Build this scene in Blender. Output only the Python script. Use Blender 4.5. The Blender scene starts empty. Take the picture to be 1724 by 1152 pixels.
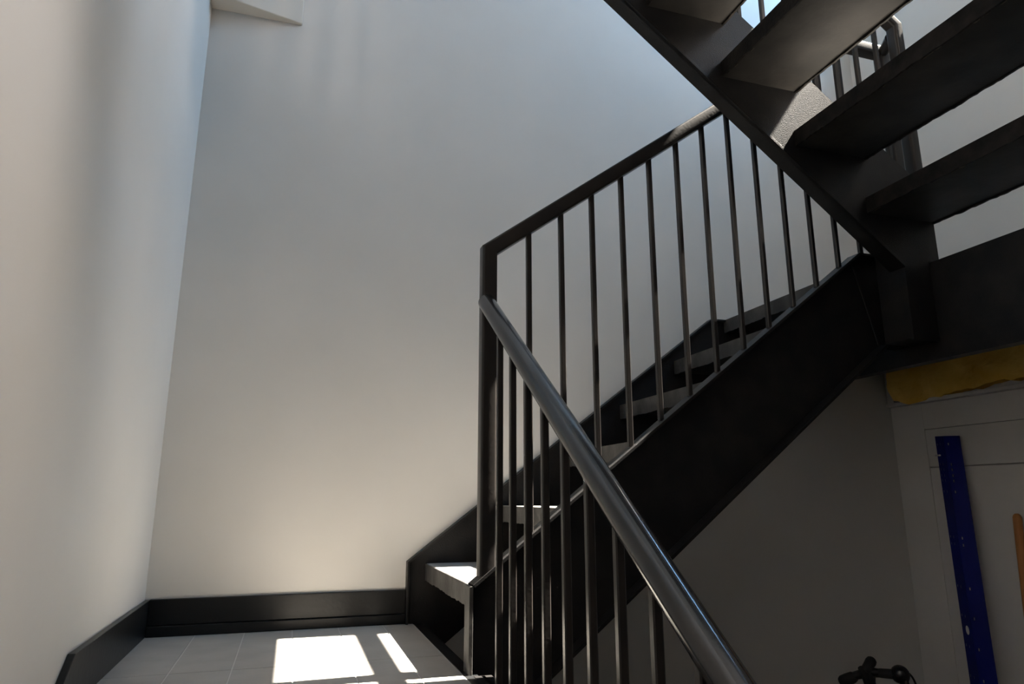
import bpy, bmesh, math, random
from mathutils import Vector, Matrix

random.seed(7)
sc = bpy.context.scene
COL = sc.collection

# ------------------------------------------------------------------ camera
S = 0.384                                   # eye height above the landing
PITCH, YAW = math.radians(12.9), math.radians(17.5)
cam_d = bpy.data.cameras.new('camera')
cam_d.sensor_fit = 'HORIZONTAL'
cam_d.sensor_width = 36.0
cam_d.lens = 36.0 * 1149.0 / 1724.0
cam_d.clip_start = 0.02
cam = bpy.data.objects.new('camera', cam_d)
COL.objects.link(cam)
cam.location = (0, 0, S)
cam.rotation_euler = (math.pi / 2 + PITCH, 0, -YAW)
sc.camera = cam

# ------------------------------------------------------------------ sky, sun, daylight through the windows
w = bpy.data.worlds.new('sky')
sc.world = w
w.use_nodes = True
bg = w.node_tree.nodes['Background']
bg.inputs[0].default_value = (0.55, 0.72, 1.0, 1)
bg.inputs[1].default_value = 0.3


def look(o, d):
    o.rotation_euler = Vector(d).to_track_quat('-Z', 'Y').to_euler()


sun_d = bpy.data.lights.new('sun', 'SUN')
sun_d.energy = 85.0
sun_d.angle = math.radians(0.3)
sun_d.color = (1.0, 0.92, 0.80)
sun = bpy.data.objects.new('sun', sun_d)
COL.objects.link(sun)
sun.location = (6, 0.5, 8)
look(sun, (-0.70, 0.018, -1.0))


def area(name, loc, d, sx, sy, power, col):
    a = bpy.data.lights.new(name, 'AREA')
    a.shape = 'RECTANGLE'
    a.size, a.size_y = sx, sy
    a.energy = power
    a.color = col
    o = bpy.data.objects.new(name, a)
    COL.objects.link(o)
    o.location = loc
    look(o, d)
    return o


area('daylight_high_window', (2.57, 1.58, 3.21), (-1, 0, 0), 0.95, 0.86, 53.0, (0.33, 0.63, 1.0))
area('daylight_near_window', (3.12, -0.06, 2.75), (-1, 0, 0), 0.60, 1.10, 176.0, (1.0, 0.88, 0.785))

sc.view_settings.view_transform = 'Standard'
sc.view_settings.look = 'None'
sc.view_settings.gamma = 1.0
sc.view_settings.use_curve_mapping = False
sc.view_settings.exposure = 0.07


# ------------------------------------------------------------------ materials
def mat(name, col, rough=0.5, col2=None, scale=8.0, bump=0.0, bscale=60.0, metal=0.0, spec=0.5, stretch=None, lo=0.35, hi=0.7):
    m = bpy.data.materials.new(name)
    m.use_nodes = True
    nt = m.node_tree
    b = nt.nodes['Principled BSDF']
    b.inputs['Base Color'].default_value = (*col, 1)
    b.inputs['Roughness'].default_value = rough
    b.inputs['Metallic'].default_value = metal
    b.inputs['Specular IOR Level'].default_value = spec
    tc = nt.nodes.new('ShaderNodeTexCoord')
    src = tc.outputs['Object']
    if stretch:
        mp = nt.nodes.new('ShaderNodeMapping')
        mp.inputs['Scale'].default_value = stretch
        nt.links.new(src, mp.inputs['Vector'])
        src = mp.outputs['Vector']
    if col2 is not None:
        n = nt.nodes.new('ShaderNodeTexNoise')
        n.inputs['Scale'].default_value = scale
        n.inputs['Detail'].default_value = 5
        nt.links.new(src, n.inputs['Vector'])
        r = nt.nodes.new('ShaderNodeValToRGB')
        r.color_ramp.elements[0].position = lo
        r.color_ramp.elements[1].position = hi
        r.color_ramp.elements[0].color = (*col, 1)
        r.color_ramp.elements[1].color = (*col2, 1)
        nt.links.new(n.outputs['Fac'], r.inputs['Fac'])
        nt.links.new(r.outputs['Color'], b.inputs['Base Color'])
    if bump:
        n2 = nt.nodes.new('ShaderNodeTexNoise')
        n2.inputs['Scale'].default_value = bscale
        n2.inputs['Detail'].default_value = 4
        nt.links.new(src, n2.inputs['Vector'])
        bp = nt.nodes.new('ShaderNodeBump')
        bp.inputs['Strength'].default_value = bump
        bp.inputs['Distance'].default_value = 0.004
        nt.links.new(n2.outputs['Fac'], bp.inputs['Height'])
        nt.links.new(bp.outputs['Normal'], b.inputs['Normal'])
    return m


M = {}
M['wall'] = mat('wall_paint', (0.63, 0.61, 0.575), 0.75, (0.66, 0.64, 0.605), 3.0, 0.06, 25.0, spec=0.2)
M['paint'] = mat('black_paint', (0.011, 0.011, 0.012), 0.42, (0.020, 0.0185, 0.0175), 14.0, 0.22, 320.0, spec=0.2)
M['rail'] = mat('black_rail_paint', (0.016, 0.015, 0.015), 0.30, (0.026, 0.022, 0.019), 10.0, 0.05, 120.0, spec=0.28)
M['lip'] = mat('dark_lip_paint', (0.008, 0.0075, 0.007), 0.5, (0.024, 0.020, 0.017), 26.0, 0.3, 90.0, spec=0.15)
M['gloss'] = mat('glossy_handrail_paint', (0.014, 0.014, 0.015), 0.17, (0.020, 0.018, 0.017), 9.0, 0.02, 140.0, spec=0.65)
M['worn'] = mat('worn_dark_paint', (0.035, 0.034, 0.033), 0.5, (0.085, 0.082, 0.077), 18.0, 0.3, 70.0, spec=0.2)
M['under'] = mat('tread_soffit', (0.026, 0.025, 0.0235), 0.5, (0.046, 0.042, 0.039), 9.0, 0.15, 50.0, spec=0.12)
M['concrete'] = mat('tread_concrete', (0.24, 0.23, 0.22), 0.75, (0.31, 0.30, 0.285), 12.0, 0.2, 80.0, spec=0.3)
M['mortar'] = mat('mortar', (0.07, 0.062, 0.05), 0.9, (0.13, 0.115, 0.09), 40.0, 0.4, 150.0, spec=0.1)
M['tile'] = mat('grey_tile', (0.35, 0.33, 0.305), 0.5, (0.41, 0.39, 0.36), 10.0, 0.05, 60.0)
M['grout'] = mat('grout', (0.62, 0.60, 0.57), 0.9, spec=0.1)
M['skirt'] = mat('black_skirting', (0.008, 0.009, 0.010), 0.34, (0.013, 0.013, 0.013), 9.0, 0.1, 60.0, spec=0.25)
M['ground'] = mat('cellar_floor', (0.05, 0.048, 0.046), 0.8, (0.075, 0.072, 0.07), 6.0, 0.2, 40.0)
M['white'] = mat('white_gloss_wood', (0.66, 0.64, 0.61), 0.5, (0.70, 0.68, 0.65), 5.0, 0.04, 40.0, spec=0.3)
M['wool'] = mat('yellow_glass_wool', (0.78, 0.47, 0.07), 0.95, (0.95, 0.66, 0.17), 9.0, 1.0, 55.0, spec=0.0)
M['blue'] = mat('blue_enamel', (0.0015, 0.006, 0.13), 0.4, (0.002, 0.008, 0.17), 6.0, spec=0.12)
M['steel'] = mat('zinc_steel', (0.55, 0.55, 0.56), 0.35, metal=0.9)
M['sticker'] = mat('white_sticker', (0.8, 0.8, 0.78), 0.6)
M['wood'] = mat('orange_wood', (0.42, 0.17, 0.045), 0.55, (0.55, 0.24, 0.07), 8.0, 0.1, 40.0, stretch=(6, 6, 0.6))
M['rubber'] = mat('black_rubber', (0.010, 0.010, 0.010), 0.7, bump=0.2, bscale=200.0)
M['frame'] = mat('black_bicycle_enamel', (0.012, 0.012, 0.014), 0.25)
M['beige'] = mat('beige_paint', (0.60, 0.55, 0.48), 0.6, (0.63, 0.58, 0.51), 5.0, spec=0.2)
M['brick'] = mat('dark_front_wall', (0.05, 0.045, 0.042), 0.85, (0.08, 0.07, 0.065), 5.0, 0.3, 30.0)
M['slab'] = mat('cast_slab', (0.30, 0.29, 0.28), 0.8, (0.36, 0.35, 0.33), 6.0, 0.2, 30.0)


# ------------------------------------------------------------------ mesh helpers
def bm_box(bm, lo, hi):
    x0, y0, z0 = lo
    x1, y1, z1 = hi
    v = [bm.verts.new(p) for p in ((x0, y0, z0), (x1, y0, z0), (x1, y1, z0), (x0, y1, z0),
                                   (x0, y0, z1), (x1, y0, z1), (x1, y1, z1), (x0, y1, z1))]
    for f in ((3, 2, 1, 0), (4, 5, 6, 7), (0, 1, 5, 4), (1, 2, 6, 5), (2, 3, 7, 6), (3, 0, 4, 7)):
        bm.faces.new([v[i] for i in f])


def bm_prism_xz(bm, pts, y0, y1):
    a = [bm.verts.new((x, y0, z)) for x, z in pts]
    b = [bm.verts.new((x, y1, z)) for x, z in pts]
    bm.faces.new(a)
    bm.faces.new(b[::-1])
    n = len(pts)
    for i in range(n):
        j = (i + 1) % n
        bm.faces.new((a[j], a[i], b[i], b[j]))


def bm_prism_yz(bm, pts, x0, x1):
    a = [bm.verts.new((x0, y, z)) for y, z in pts]
    b = [bm.verts.new((x1, y, z)) for y, z in pts]
    bm.faces.new(a)
    bm.faces.new(b[::-1])
    n = len(pts)
    for i in range(n):
        j = (i + 1) % n
        bm.faces.new((a[j], a[i], b[i], b[j]))


def bm_sweep(bm, path, prof, up=(0, 0, 1), cap=True):
    """sweep a 2-D profile [(a,b)] along a polyline with mitred joints"""
    path = [Vector(p) for p in path]
    n = len(path)
    rings = []
    for i, p in enumerate(path):
        d0 = (path[i] - path[i - 1]).normalized() if i > 0 else (path[1] - path[0]).normalized()
        d1 = (path[i + 1] - path[i]).normalized() if i < n - 1 else d0
        t = (d0 + d1).normalized()
        k = 1.0 / max(0.2, t.dot(d0))
        u = Vector(up)
        side = d0.cross(u)
        if side.length < 1e-4:
            side = d0.cross(Vector((0, 1, 0)))
        side.normalize()
        upv = side.cross(d0).normalized()
        # build in the plane of the mitre: profile of the incoming leg pushed along d0 onto the mitre plane
        ring = []
        for a, b in prof:
            q = p + side * a + upv * b
            s = (p - q).dot(t) / t.dot(d0)
            ring.append(bm.verts.new(q + d0 * s))
        rings.append(ring)
    m = len(prof)
    for r0, r1 in zip(rings, rings[1:]):
        for i in range(m):
            j = (i + 1) % m
            bm.faces.new((r0[i], r0[j], r1[j], r1[i]))
    if cap:
        bm.faces.new(rings[0][::-1])
        bm.faces.new(rings[-1])


def circ(r, n=14):
    return [(r * math.cos(2 * math.pi * i / n), r * math.sin(2 * math.pi * i / n)) for i in range(n)]


def rsq(h, c, seg=3):
    """square of half-size h with rounded corners c"""
    out = []
    for qx, qy, a0 in ((1, 1, 0), (-1, 1, 90), (-1, -1, 180), (1, -1, 270)):
        for k in range(seg + 1):
            a = math.radians(a0 + 90 * k / seg)
            out.append((qx * (h - c) + c * math.cos(a), qy * (h - c) + c * math.sin(a)))
    return out


def bm_tube(bm, path, r, n=14):
    """round tube along a polyline, parallel transported"""
    path = [Vector(p) for p in path]
    rings = []
    ref = None
    for i, p in enumerate(path):
        if i == 0:
            t = path[1] - p
        elif i == len(path) - 1:
            t = p - path[i - 1]
        else:
            t = (path[i + 1] - p).normalized() + (p - path[i - 1]).normalized()
        t.normalize()
        if ref is None:
            ref = t.orthogonal().normalized()
        ref = (ref - t * ref.dot(t)).normalized()
        o = t.cross(ref)
        rr = r[i] if isinstance(r, (list, tuple)) else r
        rings.append([bm.verts.new(p + ref * (rr * math.cos(2 * math.pi * k / n)) + o * (rr * math.sin(2 * math.pi * k / n))) for k in range(n)])
    for a, b in zip(rings, rings[1:]):
        for k in range(n):
            j = (k + 1) % n
            bm.faces.new((a[k], a[j], b[j], b[k]))
    bm.faces.new(rings[0][::-1])
    bm.faces.new(rings[-1])


def bm_torus(bm, c, R, r, axis='y', n=40, m=8):
    path = []
    rings = []
    for i in range(n):
        a = 2 * math.pi * i / n
        ring = []
        for k in range(m):
            b = 2 * math.pi * k / m
            rad = R + r * math.cos(b)
            x, z, y = rad * math.cos(a), rad * math.sin(a), r * math.sin(b)
            ring.append(bm.verts.new((c[0] + x, c[1] + y, c[2] + z)))
        rings.append(ring)
    for i in range(n):
        a, b = rings[i], rings[(i + 1) % n]
        for k in range(m):
            j = (k + 1) % m
            bm.faces.new((a[k], a[j], b[j], b[k]))


def obj(name, bm, material, parent=None, bevel=0.0, smooth=False, base=None):
    """link a bmesh (given in scene coordinates) as ONE mesh object"""
    bmesh.ops.recalc_face_normals(bm, faces=bm.faces[:])
    if bevel:
        bmesh.ops.bevel(bm, geom=[e for e in bm.edges if len(e.link_faces) == 2 and e.calc_face_angle(0) > 0.5],
                        offset=bevel, segments=2, profile=0.5, affect='EDGES', clamp_overlap=True)
    off = Vector(base) if base is not None else (parent_base(parent) if parent else None)
    if off is None and not parent:
        xs = [v.co.copy() for v in bm.verts]
        off = Vector((sum(p.x for p in xs) / len(xs), sum(p.y for p in xs) / len(xs), min(p.z for p in xs)))
    if off is not None:
        for v in bm.verts:
            v.co -= off
    me = bpy.data.meshes.new(name)
    if smooth:
        for f in bm.faces:
            f.smooth = True
    bm.to_mesh(me)
    bm.free()
    me.materials.append(material)
    o = bpy.data.objects.new(name, me)
    COL.objects.link(o)
    if smooth:
        for p in me.polygons:
            p.use_smooth = True
        me.set_sharp_from_angle(angle=math.radians(40))
    if parent:
        o.parent = parent
        if base is not None:
            o.location = Vector(base) - parent_base(parent)
    else:
        o.location = off
    return o


def parent_base(p):
    b = Vector(p.location)
    while p.parent:
        p = p.parent
        b += Vector(p.location)
    return b


def thing(name, label, cat, loc, group=None):
    o = bpy.data.objects.new(name, None)
    o.empty_display_size = 0.1
    COL.objects.link(o)
    o.location = loc
    o['label'] = label
    o['category'] = cat
    if group:
        o['group'] = group
    return o


def tag(o, label, cat, group=None):
    o['label'] = label
    o['category'] = cat
    if group:
        o['group'] = group
    return o


def struct(name, bm, m, label, cat, bevel=0.0):
    o = obj(name, bm, m, bevel=bevel)
    o['kind'] = 'structure'
    o['label'] = label
    o['category'] = cat
    return o


def box(lo, hi):
    bm = bmesh.new()
    bm_box(bm, lo, hi)
    return bm


def copy_tree(o, parent, loc=None):
    c = o.copy()
    COL.objects.link(c)
    c.parent = parent
    if loc is not None:
        c.location = loc
    for ch in o.children:
        copy_tree(ch, c)
    return c


# ------------------------------------------------------------------ the shell
XL, XR, YB, YF, ZG, ZC = -0.381, 2.44, 2.294, -1.2, -1.26, 4.0
T = 0.12
struct('wall_left', box((XL - T, YF - T, ZG - T), (XL, YB + T, ZC)), M['wall'], 'tall off-white plaster wall at the left edge', 'wall')
struct('wall_back', box((XL, YB, ZG - T), (XR, YB + T, ZC)), M['wall'], 'broad plain plaster wall behind the climbing stair', 'wall')


WIN = (1.10, 2.08, 2.765, 3.658)            # high window: y from, y to, z from, z to
WIN2 = (-0.55, 0.30, 2.20, 3.30)            # its neighbour nearer the viewer
bm = bmesh.new()
ys = [YF - T, WIN2[0], WIN2[1], WIN[0], WIN[1], YB + T]
for i in range(5):
    if i in (1, 3):
        k0, k1 = (WIN2 if i == 1 else WIN)[2:]
        bm_box(bm, (XR, ys[i], ZG - T), (XR + T, ys[i + 1], k0))
        bm_box(bm, (XR, ys[i], k1), (XR + T, ys[i + 1], ZC))
    else:
        bm_box(bm, (XR, ys[i], ZG - T), (XR + T, ys[i + 1], ZC))
struct('wall_right', bm, M['wall'], 'right-hand plaster wall seen through the open treads', 'wall')
struct('light_fin', box((XR + T, 0.30, 2.0), (XR + 0.72, 0.42, 3.36)), M['slab'], 'added outside fin that cuts the light of the nearer window', 'wall')  # unseen fin, added to keep the near window's light off the back wall
struct('sun_blocker', box((XR + T, -0.80, 3.36), (XR + 1.25, 0.42, 3.44)), M['slab'], 'added outside slab that blocks the sun above the nearer window', 'light blocker')  # unseen slab, added so no sun enters through the nearer window
struct('light_baffle', box((0.95, 0.46, ZG), (XR, 0.54, 0.72)), M['wall'], 'added low partition that keeps light out of the cellar', 'wall')  # added out of view to block light reaching the cellar from the front
struct('wall_front', box((XL, YF - T, ZG - T), (XR, YF, ZC)), M['brick'], 'dark wall behind the viewer', 'wall')
struct('ceiling', box((XL - T, YF - T, ZC), (XR + T, YB + T, ZC + 0.1)), M['wall'], 'white ceiling high above the stairwell', 'ceiling')
struct('floor', box((XL - T, YF - T, ZG - T), (XR + T, YB + T, ZG)), M['ground'], 'dark cellar floor below the stairs', 'floor')

# high window frame in the right wall (a transom bar splits it)
wf = bmesh.new()
y0, y1, z0, z1 = WIN
bm_box(wf, (XR + 0.03, y0, 3.212), (XR + 0.08, y1, 3.252))
o = struct('window_1', wf, M['white'], 'white transom bar of the high window in the right wall', 'window')

# white box in the top left corner
bm = bmesh.new()
pts = [(XL, 2.205), (-0.077, 2.281), (-0.077, YB), (XL, YB)]
a = [bm.verts.new((x, y, 2.06)) for x, y in pts]
b = [bm.verts.new((x, y, 2.45)) for x, y in pts]
bm.faces.new(a); bm.faces.new(b[::-1])
for i in range(4):
    j = (i + 1) % 4
    bm.faces.new((a[j], a[i], b[i], b[j]))
struct('trim_1', bm, M['beige'], 'white boxed-in bulkhead in the upper left corner', 'bulkhead', bevel=0.003)

# ------------------------------------------------------------------ landing floor with tiles
YE = 1.50                                   # front edge of the landing
fl = struct('floor.001', box((XL, YE, -0.10), (0.392, YB, -0.0015)), M['grout'], 'tiled landing floor with the patch of sunlight at the foot of the stair', 'floor')
jx = [-0.376, -0.237, -0.104, 0.029, 0.163, 0.297, 0.391]
jy = [YE + 0.012, 1.81, 2.275]
protos = {}
for i in range(len(jx) - 1):
    for j in range(len(jy) - 1):
        g = 0.0016
        bm = box((jx[i] + g, jy[j] + g, -0.0015), (jx[i + 1] - g, jy[j + 1] - g, 0.0))
        obj('tile', bm, M['tile'], fl, bevel=0.0004)
obj('edge_strip', box((0.392, YE, -0.09), (0.425, 2.27, -0.001)), M['skirt'], fl, bevel=0.002)

# skirting boards
bm = bmesh.new()
bm_box(bm, (XL + 0.014, YB - 0.014, 0.030), (0.366, YB, 0.101))
bm_box(bm, (XL + 0.014, YB - 0.020, 0.0), (0.368, YB, 0.029))
struct('baseboard_back', bm, M['skirt'], 'black skirting board along the back wall of the landing', 'skirting', bevel=0.002)
SL = 0.70                                   # pitch of the lower flight
bm = bmesh.new()
zt, yb = 0.099, 1.566
bm_prism_yz(bm, [(YB - 0.001, zt), (yb, zt), (0.0, zt - SL * yb), (0.0, zt - SL * yb - 0.30), (YE - 0.02, -0.09), (YE - 0.02, 0.0), (YB - 0.001, 0.0)], XL, XL + 0.014)
struct('baseboard_left', bm, M['skirt'], 'black skirting along the left wall that turns down with the lower stair', 'skirting', bevel=0.0015)


# ------------------------------------------------------------------ stair parts
RUN, RISE = 0.2365, 0.18


def lip_mesh(y0, y1, x0, x1, top, bottom, seg=70, amp=0.0017, seed=1):
    """thin downturned lip with an uneven lower edge"""
    rnd = random.Random(seed)
    bm = bmesh.new()
    pts = []
    d = 0.0
    for i in range(seg + 1):
        d = 0.6 * d + rnd.uniform(-amp, amp)
        pts.append((y0 + (y1 - y0) * i / seg, bottom + d))
    rows = []
    for y, zb in pts:
        rows.append([bm.verts.new((x0, y, top)), bm.verts.new((x1, y, top)), bm.verts.new((x1, y, zb)), bm.verts.new((x0, y, zb))])
    for r0, r1 in zip(rows, rows[1:]):
        for k in range(4):
            j = (k + 1) % 4
            bm.faces.new((r0[k], r0[j], r1[j], r1[k]))
    bm.faces.new(rows[0]); bm.faces.new(rows[-1][::-1])
    return bm


def make_tread(parent, x, z, y0, y1, depth, d=1, seed=1, lip=0.052, lipmat='worn'):
    """one pan tread whose nosing stands at x; d=+1 climbs to +x, d=-1 climbs to -x"""
    xs = sorted((x, x + d * depth))
    base = (x, y0, z)
    bm = box((xs[0] + 0.006, y0, z - lip + 0.006), (xs[1] - 0.006, y1, z - 0.020))
    t = obj('tread', bm, M['under'], parent, base=base)
    obj('tread_surface', box((xs[0] + 0.004, y0 + 0.002, z - 0.022), (xs[1] - 0.004, y1 - 0.002, z)), M['concrete'], t, bevel=0.0015, base=base)
    nx = sorted((x, x + d * 0.006))
    obj('nosing', lip_mesh(y0, y1, nx[0], nx[1], z - 0.001, z - lip, seed=seed), M[lipmat], t, base=base)
    bx = sorted((x + d * depth, x + d * (depth - 0.006)))
    obj('back_lip', lip_mesh(y0, y1, bx[0], bx[1], z + 0.001, z - lip * 0.9, seed=seed + 50), M[lipmat], t, base=base)
    bm = bmesh.new()                         # mortar squeezed out under the back lip
    rnd = random.Random(seed + 9)
    for k in range(16):
        yy = rnd.uniform(y0 + 0.02, y1 - 0.02)
        s = rnd.uniform(0.0025, 0.006)
        xm = x + d * (depth - 0.008)
        q = bmesh.ops.create_icosphere(bm, subdivisions=1, radius=1.0)
        for v in q['verts']:
            v.co = Vector((xm, yy, z - lip * 0.9 + 0.003)) + Vector((v.co.x * 0.004, v.co.y * s * 2.2, v.co.z * s * 0.8))
    m = obj('mortar_drips', bm, M['mortar'], t, base=base)
    m['kind'] = 'stuff'
    return t


def strip(bm, p, q, y0, y1, th, inward):
    """flange strip along p-q (x,z) of thickness th on the inner side"""
    d = Vector((q[0] - p[0], 0, q[1] - p[1])).normalized()
    nrm = Vector((-d.z, 0, d.x)) * inward
    a = Vector((p[0], 0, p[1])); b = Vector((q[0], 0, q[1]))
    pts = [a, b, b + nrm * th, a + nrm * th]
    bm_prism_xz(bm, [(v.x, v.z) for v in pts], y0, y1)


# ---- flight 1: along the back wall, climbing to the right
f1 = thing('stair_flight', 'black steel stair with open risers climbing right along the back wall', 'stairs', (0.41, 1.62, 0.0), 'open-riser steel stair flights')
s1t = lambda x: 0.190 + 0.766 * (x - 0.41)
s1b = lambda x: 0.222 + 0.770 * (x - 0.917)
poly = [(0.41, s1t(0.41)), (1.640, s1t(1.640)), (1.79, s1t(1.640)), (1.79, 0.838), (1.712, 0.838), (0.41, s1b(0.41))]
bm = bmesh.new()
bm_prism_xz(bm, poly, 1.636, 1.644)
st = obj('stringer', bm, M['paint'], f1)
bm = bmesh.new()
strip(bm, poly[0], poly[1], 1.595, 1.637, 0.008, -1)
strip(bm, poly[1], poly[2], 1.595, 1.637, 0.008, -1)
obj('top_flange', bm, M['paint'], st, bevel=0.0008)
bm = bmesh.new()
strip(bm, poly[4], poly[5], 1.595, 1.637, 0.008, -1)
strip(bm, poly[3], poly[4], 1.595, 1.637, 0.008, -1)
obj('bottom_flange', bm, M['paint'], st, bevel=0.0008)
obj('end_plate', box((0.402, 1.597, -0.16), (0.411, 1.644, 0.187)), M['worn'], st, bevel=0.001)
bm = bmesh.new()                             # welded mitre between sloping and level stringer
bm_sweep(bm, [(1.640, 1.634, s1t(1.640) - 0.01), (1.712, 1.634, 0.848)], circ(0.0022, 6), up=(0, 1, 0))
obj('weld_seam', bm, M['paint'], st)
# stringer on the wall
s2t = lambda x: 0.187 + 0.757 * (x - 0.366)
s2b = lambda x: -0.06 + 0.757 * (x - 0.5)
polyw = [(0.366, 0.187), (1.544, s2t(1.544)), (1.79, s2t(1.544)), (1.79, 0.80), (s2b(0) and 1.64, 0.80), (0.366, s2b(0.366))]
bm = bmesh.new()
bm_prism_xz(bm, polyw, 2.274, 2.292)
sw = obj('stringer', bm, M['paint'], f1)
bm = bmesh.new()
strip(bm, polyw[0], polyw[1], 2.258, 2.275, 0.007, -1)
strip(bm, polyw[1], polyw[2], 2.258, 2.275, 0.007, -1)
strip(bm, polyw[5], polyw[0], 2.258, 2.275, 0.007, -1)
obj('top_flange', bm, M['paint'], sw, bevel=0.0008)
for k in range(1, 7):
    x = 0.425 + RUN * (k - 1)
    make_tread(f1, x, RISE * k, 1.642, 2.276, 0.26 if k < 6 else 0.178, 1, seed=k)

# ---- upper landing on the right
ld = thing('stair_landing', 'black steel landing between the two upper flights against the right wall', 'landing', (1.80, 0.75, 0.785))
bm = box((1.796, 0.72, 0.785), (1.806, 2.292, 1.08))
bm_box(bm, (1.800, 0.72, 1.072), (1.84, 2.292, 1.08))
bm_box(bm, (1.800, 0.72, 0.785), (1.84, 2.292, 0.793))
obj('edge_beam', bm, M['paint'], ld, bevel=0.0008)
obj('deck', box((1.808, 0.72, 1.03), (XR - 0.002, 2.290, 1.07)), M['slab'], ld)
obj('floor_finish', box((1.808, 0.72, 1.07), (XR - 0.002, 2.290, 1.082)), M['tile'], ld)

# ---- flight 2: climbing to the left over the first, nearer to the viewer
f2 = thing('stair_flight', 'black steel stair seen from below, climbing left across the upper right', 'stairs', (1.83, 1.49, 1.08), 'open-riser steel stair flights')
t2 = lambda x: 1.566 - 0.745 * (x - 1.499)
b2 = lambda x: 1.412 - 0.785 * (x - 1.24)
xe = 0.36
poly2 = [(xe, t2(xe)), (xe, b2(xe)), (1.695, b2(1.695)), (1.695, 0.835), (1.795, 0.835), (1.835, 1.09), (1.835, t2(1.835))]
poly2[4] = (1.793, 0.835)
poly2.insert(5, (1.793, 1.083))
poly2[6] = (1.835, 1.083)
bm = bmesh.new()
bm_prism_xz(bm, poly2, 1.490, 1.498)
st = obj('stringer', bm, M['paint'], f2)
bm = bmesh.new()
strip(bm, poly2[0], poly2[7], 1.494, 1.543, 0.008, -1)
obj('top_flange', bm, M['paint'], st, bevel=0.0008)
bm = bmesh.new()
strip(bm, poly2[1], poly2[2], 1.486, 1.543, 0.008, 1)
obj('bottom_flange', bm, M['paint'], st, bevel=0.0008)
obj('splice_bracket', box((1.697, 1.499, 0.84), (1.792, 1.594, 1.128)), M['paint'], st, bevel=0.001)
bm = bmesh.new()
bm_prism_xz(bm, poly2, 0.735, 0.743)
strip(bm, poly2[1], poly2[2], 0.70, 0.737, 0.008, 1)
strip(bm, poly2[0], poly2[7], 0.70, 0.737, 0.008, -1)
obj('stringer', bm, M['paint'], f2)
for k in range(1, 6):
    x = 1.836 - RUN * (k - 1)
    make_tread(f2, x, 1.08 + RISE * k, 0.741, 1.492, 0.257, -1, seed=20 + k, lipmat='lip')

# ---- flight 0: from the cellar up to the tiled landing (mostly under the frame)
f0 = thing('stair_flight', 'lower black stair coming up to the tiled landing beside the handrail', 'stairs', (0.0, YE, ZG), 'open-riser steel stair flights')
bm = bmesh.new()
poly0 = [(1.585, 0.0), (1.50, 0.0), (-0.10, -SL * 1.60), (-0.10, -SL * 1.60 - 0.16), (1.585, -0.27)]
bm_prism_yz(bm, poly0, 0.428, 0.436)
st = obj('stringer', bm, M['paint'], f0)
bm = bmesh.new()
a, b = Vector((0, 1.50, 0.0)), Vector((0, -0.10, -SL * 1.60))
bm_prism_yz(bm, [(1.586, 0.0), (1.50, 0.0), (-0.10, -SL * 1.6), (-0.10, -SL * 1.6 - 0.008), (1.50, -0.008), (1.586, -0.008)], 0.412, 0.452)
obj('top_flange', bm, M['paint'], st)
for k in range(1, 7):
    y = YE - 0.257 * (k - 1)
    z = -RISE * k
    bm = box((XL + 0.016, y - 0.27, z - 0.046), (0.427, y, z - 0.02))
    t = obj('tread', bm, M['under'], f0)
    obj('tread_surface', box((XL + 0.016, y - 0.266, z - 0.02), (0.427, y - 0.004, z)), M['concrete'], t)
    obj('nosing', box((XL + 0.016, y - 0.275, z - 0.052), (0.427, y - 0.269, z - 0.001)), M['worn'], t)
obj('edge_beam', box((XL + 0.016, YE - 0.008, -0.20), (0.412, YE, -0.001)), M['paint'], f0)


# ------------------------------------------------------------------ railings
def bar_mesh(p, h, s=0.0075):
    bm = bmesh.new()
    bm_sweep(bm, [p, (p[0], p[1], p[2] + h)], rsq(s, 0.002, 1), up=(0, 1, 0))
    return bm


NX, NY = 0.446, 1.617
r1z = lambda x: 1.010 + 0.745 * (x - NX)
R1 = thing('stair_railing', 'black railing with newel post and thin balusters along the stair at the back wall', 'railing', (NX, NY, 0.19), 'black stair railings')
X1, ZT = 1.640, r1z(1.640)


def mitred(paths, prof):
    """one bent tube returned as separate legs that share mitre planes"""
    out = []
    bm = bmesh.new()
    bm_sweep(bm, paths, prof, up=(0, 1, 0))
    m = len(prof)
    bm.verts.ensure_lookup_table()
    co = [v.co.copy() for v in bm.verts]
    bm.free()
    for i in range(len(paths) - 1):
        b2_ = bmesh.new()
        r0 = [b2_.verts.new(c) for c in co[i * m:(i + 1) * m]]
        r1 = [b2_.verts.new(c) for c in co[(i + 1) * m:(i + 2) * m]]
        for k in range(m):
            j = (k + 1) % m
            b2_.faces.new((r0[k], r0[j], r1[j], r1[k]))
        b2_.faces.new(r0[::-1]); b2_.faces.new(r1)
        out.append(b2_)
    return out


NX2 = 1.862
legs = mitred([(NX, NY, s1t(NX) - 0.01), (NX, NY, r1z(NX)), (X1, NY, ZT), (NX2, NY, ZT), (NX2, NY, 1.083)], rsq(0.0195, 0.006, 4))
obj('newel_post', legs[0], M['rail'], R1, smooth=True)
obj('handrail', legs[1], M['rail'], R1, smooth=True)
obj('handrail', legs[2], M['rail'], R1, smooth=True)
obj('newel_post', legs[3], M['rail'], R1, smooth=True)
first = None
for i in range(13):
    x = 0.556 + 0.0926 * i
    zb = s1t(min(x, 1.640)) - 0.001
    if first is None:
        H = r1z(x) - zb - 0.012
        first = obj('baluster', bar_mesh((x, NY, zb), H, 0.0068), M['rail'], R1, base=(x, NY, zb))
    else:
        copy_tree(first, R1, Vector((x, NY, zb)) - R1.location)

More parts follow.
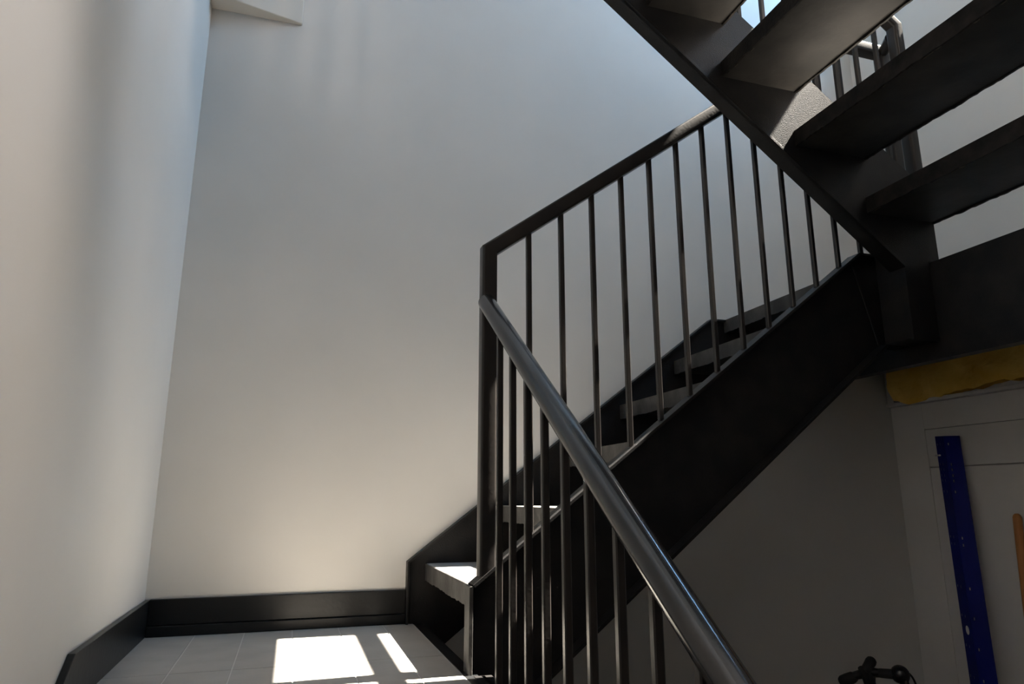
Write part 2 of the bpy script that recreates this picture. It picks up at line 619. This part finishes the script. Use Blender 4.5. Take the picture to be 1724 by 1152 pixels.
# flight 2 railing
PX, PY = 1.816, 1.514
R2 = thing('stair_railing', 'black railing glimpsed between the treads of the overhead stair', 'railing', (PX, PY, 1.083), 'black stair railings')
r2z = lambda x: ZT + 0.02 + 0.752 * (PX - x)
legs = mitred([(PX, PY, 1.083), (PX, PY, r2z(PX)), (0.45, PY, r2z(0.45))], rsq(0.0195, 0.009, 4))
obj('newel_post', legs[0], M['rail'], R2, smooth=True)
obj('handrail', legs[1], M['rail'], R2, smooth=True)
bm = bmesh.new()
bm_tube(bm, [(NX2 - 0.006, NY - 0.02, ZT - 0.004), (PX + 0.004, PY + 0.02, ZT - 0.004)], 0.0185, 12)
obj('return_rail', bm, M['rail'], R2, smooth=True)
first = None
for i in range(14):
    x = 1.724 - 0.087 * i
    zb = t2(x) - 0.002
    H = r2z(x) - zb - 0.012
    if first is None:
        first = obj('baluster', bar_mesh((x, PY, zb), H, 0.0068), M['rail'], R2, base=(x, PY, zb))
    else:
        copy_tree(first, R2, Vector((x, PY, zb)) - R2.location)

# flight 0 railing: round handrail from the shared newel down towards the viewer
R0 = thing('stair_railing', 'round black handrail on balusters running down towards the viewer', 'railing', (0.436, 1.5, -0.0), 'black stair railings')
r0z = lambda y: 0.861 - SL * (1.594 - y)
bm = bmesh.new()
bm_tube(bm, [(0.438, 1.603, r0z(1.603)), (0.438, 0.9, r0z(0.9)), (0.438, -0.10, r0z(-0.10))], 0.0215, 28)
obj('handrail', bm, M['gloss'], R0, smooth=True)
first = None
for i in range(15):
    y = 1.468 - 0.0965 * i
    zb = -SL * (1.50 - y) - 0.001
    H = r0z(y) - zb - 0.006
    if first is None:
        first = obj('baluster', bar_mesh((0.434, y, zb), H, 0.0068), M['rail'], R0, base=(0.434, y, zb))
    else:
        copy_tree(first, R0, Vector((0.434, y, zb)) - R0.location)

# ------------------------------------------------------------------ below the landing, right wall
struct('trim_2', box((2.400, 0.75, 0.762), (XR, 2.292, 0.776)), M['white'], 'thin white ledge along the right wall under the yellow insulation', 'ledge', bevel=0.002)
struct('trim_3', box((2.405, 2.255, 0.776), (XR, 2.289, 1.02)), M['white'], 'white corner batten beside the yellow insulation', 'batten', bevel=0.003)

# insulation: lumpy sheet with a torn lower edge
bm = bmesh.new()
NYI, NZI = 60, 12
grid = []
rnd = random.Random(3)
edge = []
d = 0
for i in range(NYI + 1):
    d = 0.75 * d + rnd.uniform(-0.008, 0.008)
    edge.append(0.790 + d - (0.030 * math.exp(-((i - 3.5) / 2.2) ** 2)) - 0.012 * math.exp(-((i - 11) / 5.0) ** 2))
for i in range(NYI + 1):
    y = 2.243 - 1.45 * i / NYI
    row = []
    for j in range(NZI + 1):
        f = j / NZI
        z = edge[i] + (1.022 - edge[i]) * f
        bulge = 0.022 + 0.014 * math.sin(i * 0.7 + j * 0.4) * math.sin(j * 0.55) + rnd.uniform(-0.005, 0.005)
        bulge *= min(1.0, 4 * f + 0.25)
        row.append(bm.verts.new((2.398 - bulge, y, z)))
    grid.append(row)
back = [[bm.verts.new((2.4385 if r is not None else 0, v.co.y, max(v.co.z, 0.779))) for v in r] for r in grid]
for i in range(NYI):
    for j in range(NZI):
        bm.faces.new((grid[i][j], grid[i + 1][j], grid[i + 1][j + 1], grid[i][j + 1]))
        bm.faces.new((back[i][j], back[i][j + 1], back[i + 1][j + 1], back[i + 1][j]))
for i in range(NYI):
    bm.faces.new((grid[i][0], back[i][0], back[i + 1][0], grid[i + 1][0]))
    bm.faces.new((grid[i][-1], grid[i + 1][-1], back[i + 1][-1], back[i][-1]))
for j in range(NZI):
    bm.faces.new((grid[0][j], grid[0][j + 1], back[0][j + 1], back[0][j]))
    bm.faces.new((grid[-1][j], back[-1][j], back[-1][j + 1], grid[-1][j + 1]))
tag(obj('insulation_batt', bm, M['wool'], smooth=True), 'torn yellow glass wool strip above the ledge under the upper landing', 'insulation')

# panelled door in the right wall
dr = struct('door_1', box((2.434, 0.80, ZG), (XR, 2.150, 0.662)), M['slab'], 'flush white panelled door in the right wall under the landing', 'door')
obj('panel', box((2.424, 0.80, 0.506), (2.435, 2.1395, 0.6535)), M['white'], dr, bevel=0.002)
obj('panel', box((2.424, 0.80, ZG + 0.01), (2.435, 2.1395, 0.5015)), M['white'], dr, bevel=0.002)
obj('door_frame', box((2.426, 2.142, ZG + 0.005), (XR + 0.002, 2.2935, 0.760)), M['white'], dr)
obj('door_frame', box((2.426, 0.80, 0.656), (XR + 0.002, 2.1415, 0.760)), M['white'], dr)

# blue perforated shelving upright leaning on the door
bu = thing('shelving_upright', 'blue perforated metal shelving upright leaning against the white door', 'shelving post', (2.22, 1.96, ZG))
pt = [Vector((2.412, 2.085, 0.622)), Vector((2.384, 2.024, 0.618)), Vector((2.412, 1.980, 0.616))]
# axis of the post: top on the door, foot on the floor further out
ax = (Vector((2.305, 1.950, -0.24)) - Vector((2.384, 2.024, 0.618)))
ax *= (0.618 - ZG) / 0.858


def upright_flange(a, b, cols, mname):
    """plate from edge a to edge b at the top, run down the axis, with real slots cut out"""
    Lz = ax.length
    u = ax.normalized()
    wv = b - a
    rows = []
    # slot rows as distances along the post
    slots = [0.027, 0.105, 0.125, 0.147, 0.167, 0.208, 0.375, 0.40]
    for k in range(14):
        slots.append(0.55 + 0.1 * k)
    t = 0.0
    cuts = [0.0]
    for s in slots:
        if s + 0.009 < Lz:
            cuts += [s, s + 0.009]
    cuts.append(Lz)
    cw = [0.0]
    for c in cols:
        cw += [c - 0.035, c + 0.035]
    cw.append(1.0)
    bm = bmesh.new()
    g = [[bm.verts.new(a + wv * c + u * s) for c in cw] for s in cuts]
    for i in range(len(cuts) - 1):
        for j in range(len(cw) - 1):
            if i % 2 == 1 and j % 2 == 1:
                continue
            bm.faces.new((g[i][j], g[i][j + 1], g[i + 1][j + 1], g[i + 1][j]))
    n = wv.cross(u).normalized()
    bmesh.ops.recalc_face_normals(bm, faces=bm.faces[:])
    bmesh.ops.solidify(bm, geom=bm.faces[:], thickness=0.0015)
    return obj(mname, bm, M['blue'], bu)


upright_flange(pt[0], pt[1], (0.14, 0.48), 'side_flange')
upright_flange(pt[1], pt[2], (0.22,), 'front_flange')
u = ax.normalized()
c = pt[0] * 0.45 + pt[1] * 0.55 + u * 0.70
nrm = (pt[1] - pt[0]).cross(u).normalized()
if nrm.x > 0:
    nrm = -nrm
bm = bmesh.new()
wv = (pt[1] - pt[0]).normalized()
ring = [bm.verts.new(c + nrm * 0.0022 + wv * (0.011 * math.cos(2 * math.pi * i / 20)) + u * (0.015 * math.sin(2 * math.pi * i / 20))) for i in range(20)]
ring2 = [bm.verts.new(v.co - nrm * 0.0015) for v in ring]
bm.faces.new(ring); bm.faces.new(ring2[::-1])
for i in range(20):
    j = (i + 1) % 20
    bm.faces.new((ring[j], ring[i], ring2[i], ring2[j]))
o = obj('sticker', bm, M['sticker'], bu)
o['label'] = 'small white oval sticker'
bm = bmesh.new()
h0 = pt[0] + u * 0.075 + nrm * 0.004
bm_tube(bm, [h0 - wv * 0.010, h0 + wv * 0.022, h0 + wv * 0.034 + nrm * 0.004], 0.0032, 8)
o = obj('hook', bm, M['steel'], bu, smooth=True)
o['label'] = 'bare metal shelf hook'

# wooden pole
pa, pb = Vector((2.402, 1.800, 0.330)), Vector((2.30, 1.795, ZG))
bm = bmesh.new()
d = (pb - pa).normalized()
bm_tube(bm, [pa - d * 0.002, pa + d * 0.003, pa + d * 0.010, pa + d * 0.03, pb], [0.006, 0.011, 0.0135, 0.014, 0.014], 16)
tag(obj('broom_handle', bm, M['wood'], smooth=True), 'orange-brown wooden pole with rounded end leaning at the right edge', 'pole')

# ------------------------------------------------------------------ bicycle on the cellar floor, only the handlebar shows
bk = thing('bicycle', 'black bicycle parked below the stair with only its handlebar showing', 'bicycle', (1.45, 2.0, ZG))
RW = 0.33
yc = 2.0
hx = 1.93
for cx_ in (hx + 0.10, hx - 0.90):
    bm = bmesh.new(); bm_torus(bm, (cx_, yc, ZG + RW), RW - 0.016, 0.016)
    t = obj('wheel', bm, M['rubber'], bk, smooth=True)
    bm = bmesh.new(); bm_torus(bm, (cx_, yc, ZG + RW), RW - 0.04, 0.009)
    obj('rim', bm, M['steel'], t, smooth=True)
    bm = bmesh.new()
    for k in range(20):
        a = 2 * math.pi * k / 20
        bm_tube(bm, [(cx_, yc + (0.02 if k % 2 else -0.02), ZG + RW), (cx_ + (RW - 0.045) * math.cos(a), yc, ZG + RW + (RW - 0.045) * math.sin(a))], 0.0012, 4)
    obj('spokes', bm, M['steel'], t)
    bm = bmesh.new(); bm_tube(bm, [(cx_, yc - 0.045, ZG + RW), (cx_, yc + 0.045, ZG + RW)], 0.018, 10)
    obj('hub', bm, M['steel'], t, smooth=True)
HT = Vector((hx - 0.02, yc, ZG + 0.88)); HB = Vector((hx + 0.02, yc, ZG + 0.72))
BB = Vector((hx - 0.47, yc, ZG + 0.28)); STp = Vector((hx - 0.62, yc, ZG + 0.78)); RX = Vector((hx - 0.90, yc, ZG + RW))
bm = bmesh.new()
for p, q, r in ((HT, HB, 0.018), (HB, BB, 0.016), (HT, STp - Vector((0, 0, 0.04)), 0.014), (BB, STp, 0.015)):
    bm_tube(bm, [p, q], r, 10)
for s in (-1, 1):
    bm_tube(bm, [BB, RX + Vector((0, 0.05 * s, 0))], 0.009, 8)
    bm_tube(bm, [STp, RX + Vector((0, 0.05 * s, 0))], 0.008, 8)
obj('bicycle_frame', bm, M['frame'], bk, smooth=True)
bm = bmesh.new()
for s in (-1, 1):
    bm_tube(bm, [HB, HB + Vector((0.01, 0.045 * s, -0.05)), Vector((hx + 0.10, yc + 0.045 * s, ZG + RW))], 0.010, 8)
obj('fork', bm, M['frame'], bk, smooth=True)
bm = bmesh.new()
bm_tube(bm, [STp, STp + Vector((-0.02, 0, 0.05))], 0.013, 8)
q = bmesh.ops.create_uvsphere(bm, u_segments=14, v_segments=8, radius=1.0)
for v in q['verts']:
    k = 0.5 + 0.5 * (v.co.x * 0.5 + 0.5)
    v.co = Vector((STp.x - 0.02 + v.co.x * 0.13, yc + v.co.y * 0.075 * (1.2 - k * 0.8), STp.z + 0.065 + v.co.z * 0.025))
obj('saddle', bm, M['rubber'], bk, smooth=True)
# handlebar, turned, seen nearly end-on
A = Vector((1.835, 2.06, -0.219)); B = Vector((1.930, 1.925, -0.178)); C0 = Vector((1.885, 2.0, -0.184))
K = Vector((1.866, 2.016, -0.192))
bm = bmesh.new()
bm_tube(bm, [A, A.lerp(K, 0.5) + Vector((0, 0, 0.003)), K, C0, C0.lerp(B, 0.5), B], [0.013, 0.013, 0.015, 0.017, 0.013, 0.013], 12)
obj('handlebar', bm, M['frame'], bk, smooth=True)
bm = bmesh.new()
bm_tube(bm, [HT, HT + Vector((-0.01, 0, 0.10)), C0 - Vector((0.004, 0, 0.03)), C0], 0.019, 12)
obj('stem', bm, M['frame'], bk, smooth=True)
dA = (A - K).normalized()
bm = bmesh.new()
bm_tube(bm, [A - dA * 0.040, A - dA * 0.03, A - dA * 0.01, A + dA * 0.010, A + dA * 0.017, A + dA * 0.020], [0.014, 0.018, 0.019, 0.018, 0.013, 0.005], 14)
obj('grip', bm, M['rubber'], bk, smooth=True)
dB = (B - C0).normalized()
bm = bmesh.new()
bm_tube(bm, [B - dB * 0.07, B - dB * 0.05, B - dB * 0.01, B + dB * 0.01, B + dB * 0.017], [0.013, 0.015, 0.016, 0.016, 0.010], 14)
obj('grip', bm, M['rubber'], bk, smooth=True)
bm = bmesh.new()
q = bmesh.ops.create_uvsphere(bm, u_segments=18, v_segments=12, radius=0.029)
for v in q['verts']:
    v.co += B + Vector((0.008, 0.0, 0.0))
bm_tube(bm, [B + Vector((0.008, -0.012, -0.01)), B + Vector((0.012, -0.02, -0.075))], 0.014, 10)
o = obj('headlamp', bm, M['frame'], bk, smooth=True)
bm = bmesh.new()
e0 = C0 + Vector((-0.018, 0, 0.004)); e1 = C0 + Vector((0.008, -0.006, 0.036))
de = (e1 - e0).normalized()
bm_tube(bm, [e0, e0.lerp(e1, 0.5), e1 - de * 0.004, e1 + de * 0.006, e1 + de * 0.011, e1 + de * 0.013], [0.015, 0.016, 0.0175, 0.015, 0.009, 0.003], 14)
obj('bar_end', bm, M['rubber'], bk, smooth=True)
bm = bmesh.new()
bm_tube(bm, [K + Vector((-0.012, -0.01, 0.024)), K + Vector((0.0, -0.012, 0.006)), K + Vector((0.004, -0.02, -0.03))], [0.008, 0.012, 0.010], 10)
bm_tube(bm, [C0 + Vector((-0.006, -0.01, 0.034)), C0 + Vector((-0.012, -0.012, 0.006))], [0.005, 0.010], 8)
obj('clamp', bm, M['rubber'], bk, smooth=True)
bm = bmesh.new()
bm_tube(bm, [K + Vector((0.006, -0.02, -0.024)), K + Vector((0.012, -0.03, -0.045)), K + Vector((0.03, -0.05, -0.07))], 0.0028, 8)
obj('brake_lever', bm, M['steel'], bk, smooth=True)
bm = bmesh.new()
pts = []
for i in range(13):
    f = i / 12
    pts.append(B + Vector((0.02 + 0.085 * math.sin(f * 1.7), 0.01 + 0.02 * f, 0.002 + 0.010 * math.sin(f * 3) - 0.16 * f * f)))
bm_tube(bm, pts, 0.0036, 6)
obj('cable', bm, M['rubber'], bk, smooth=True)
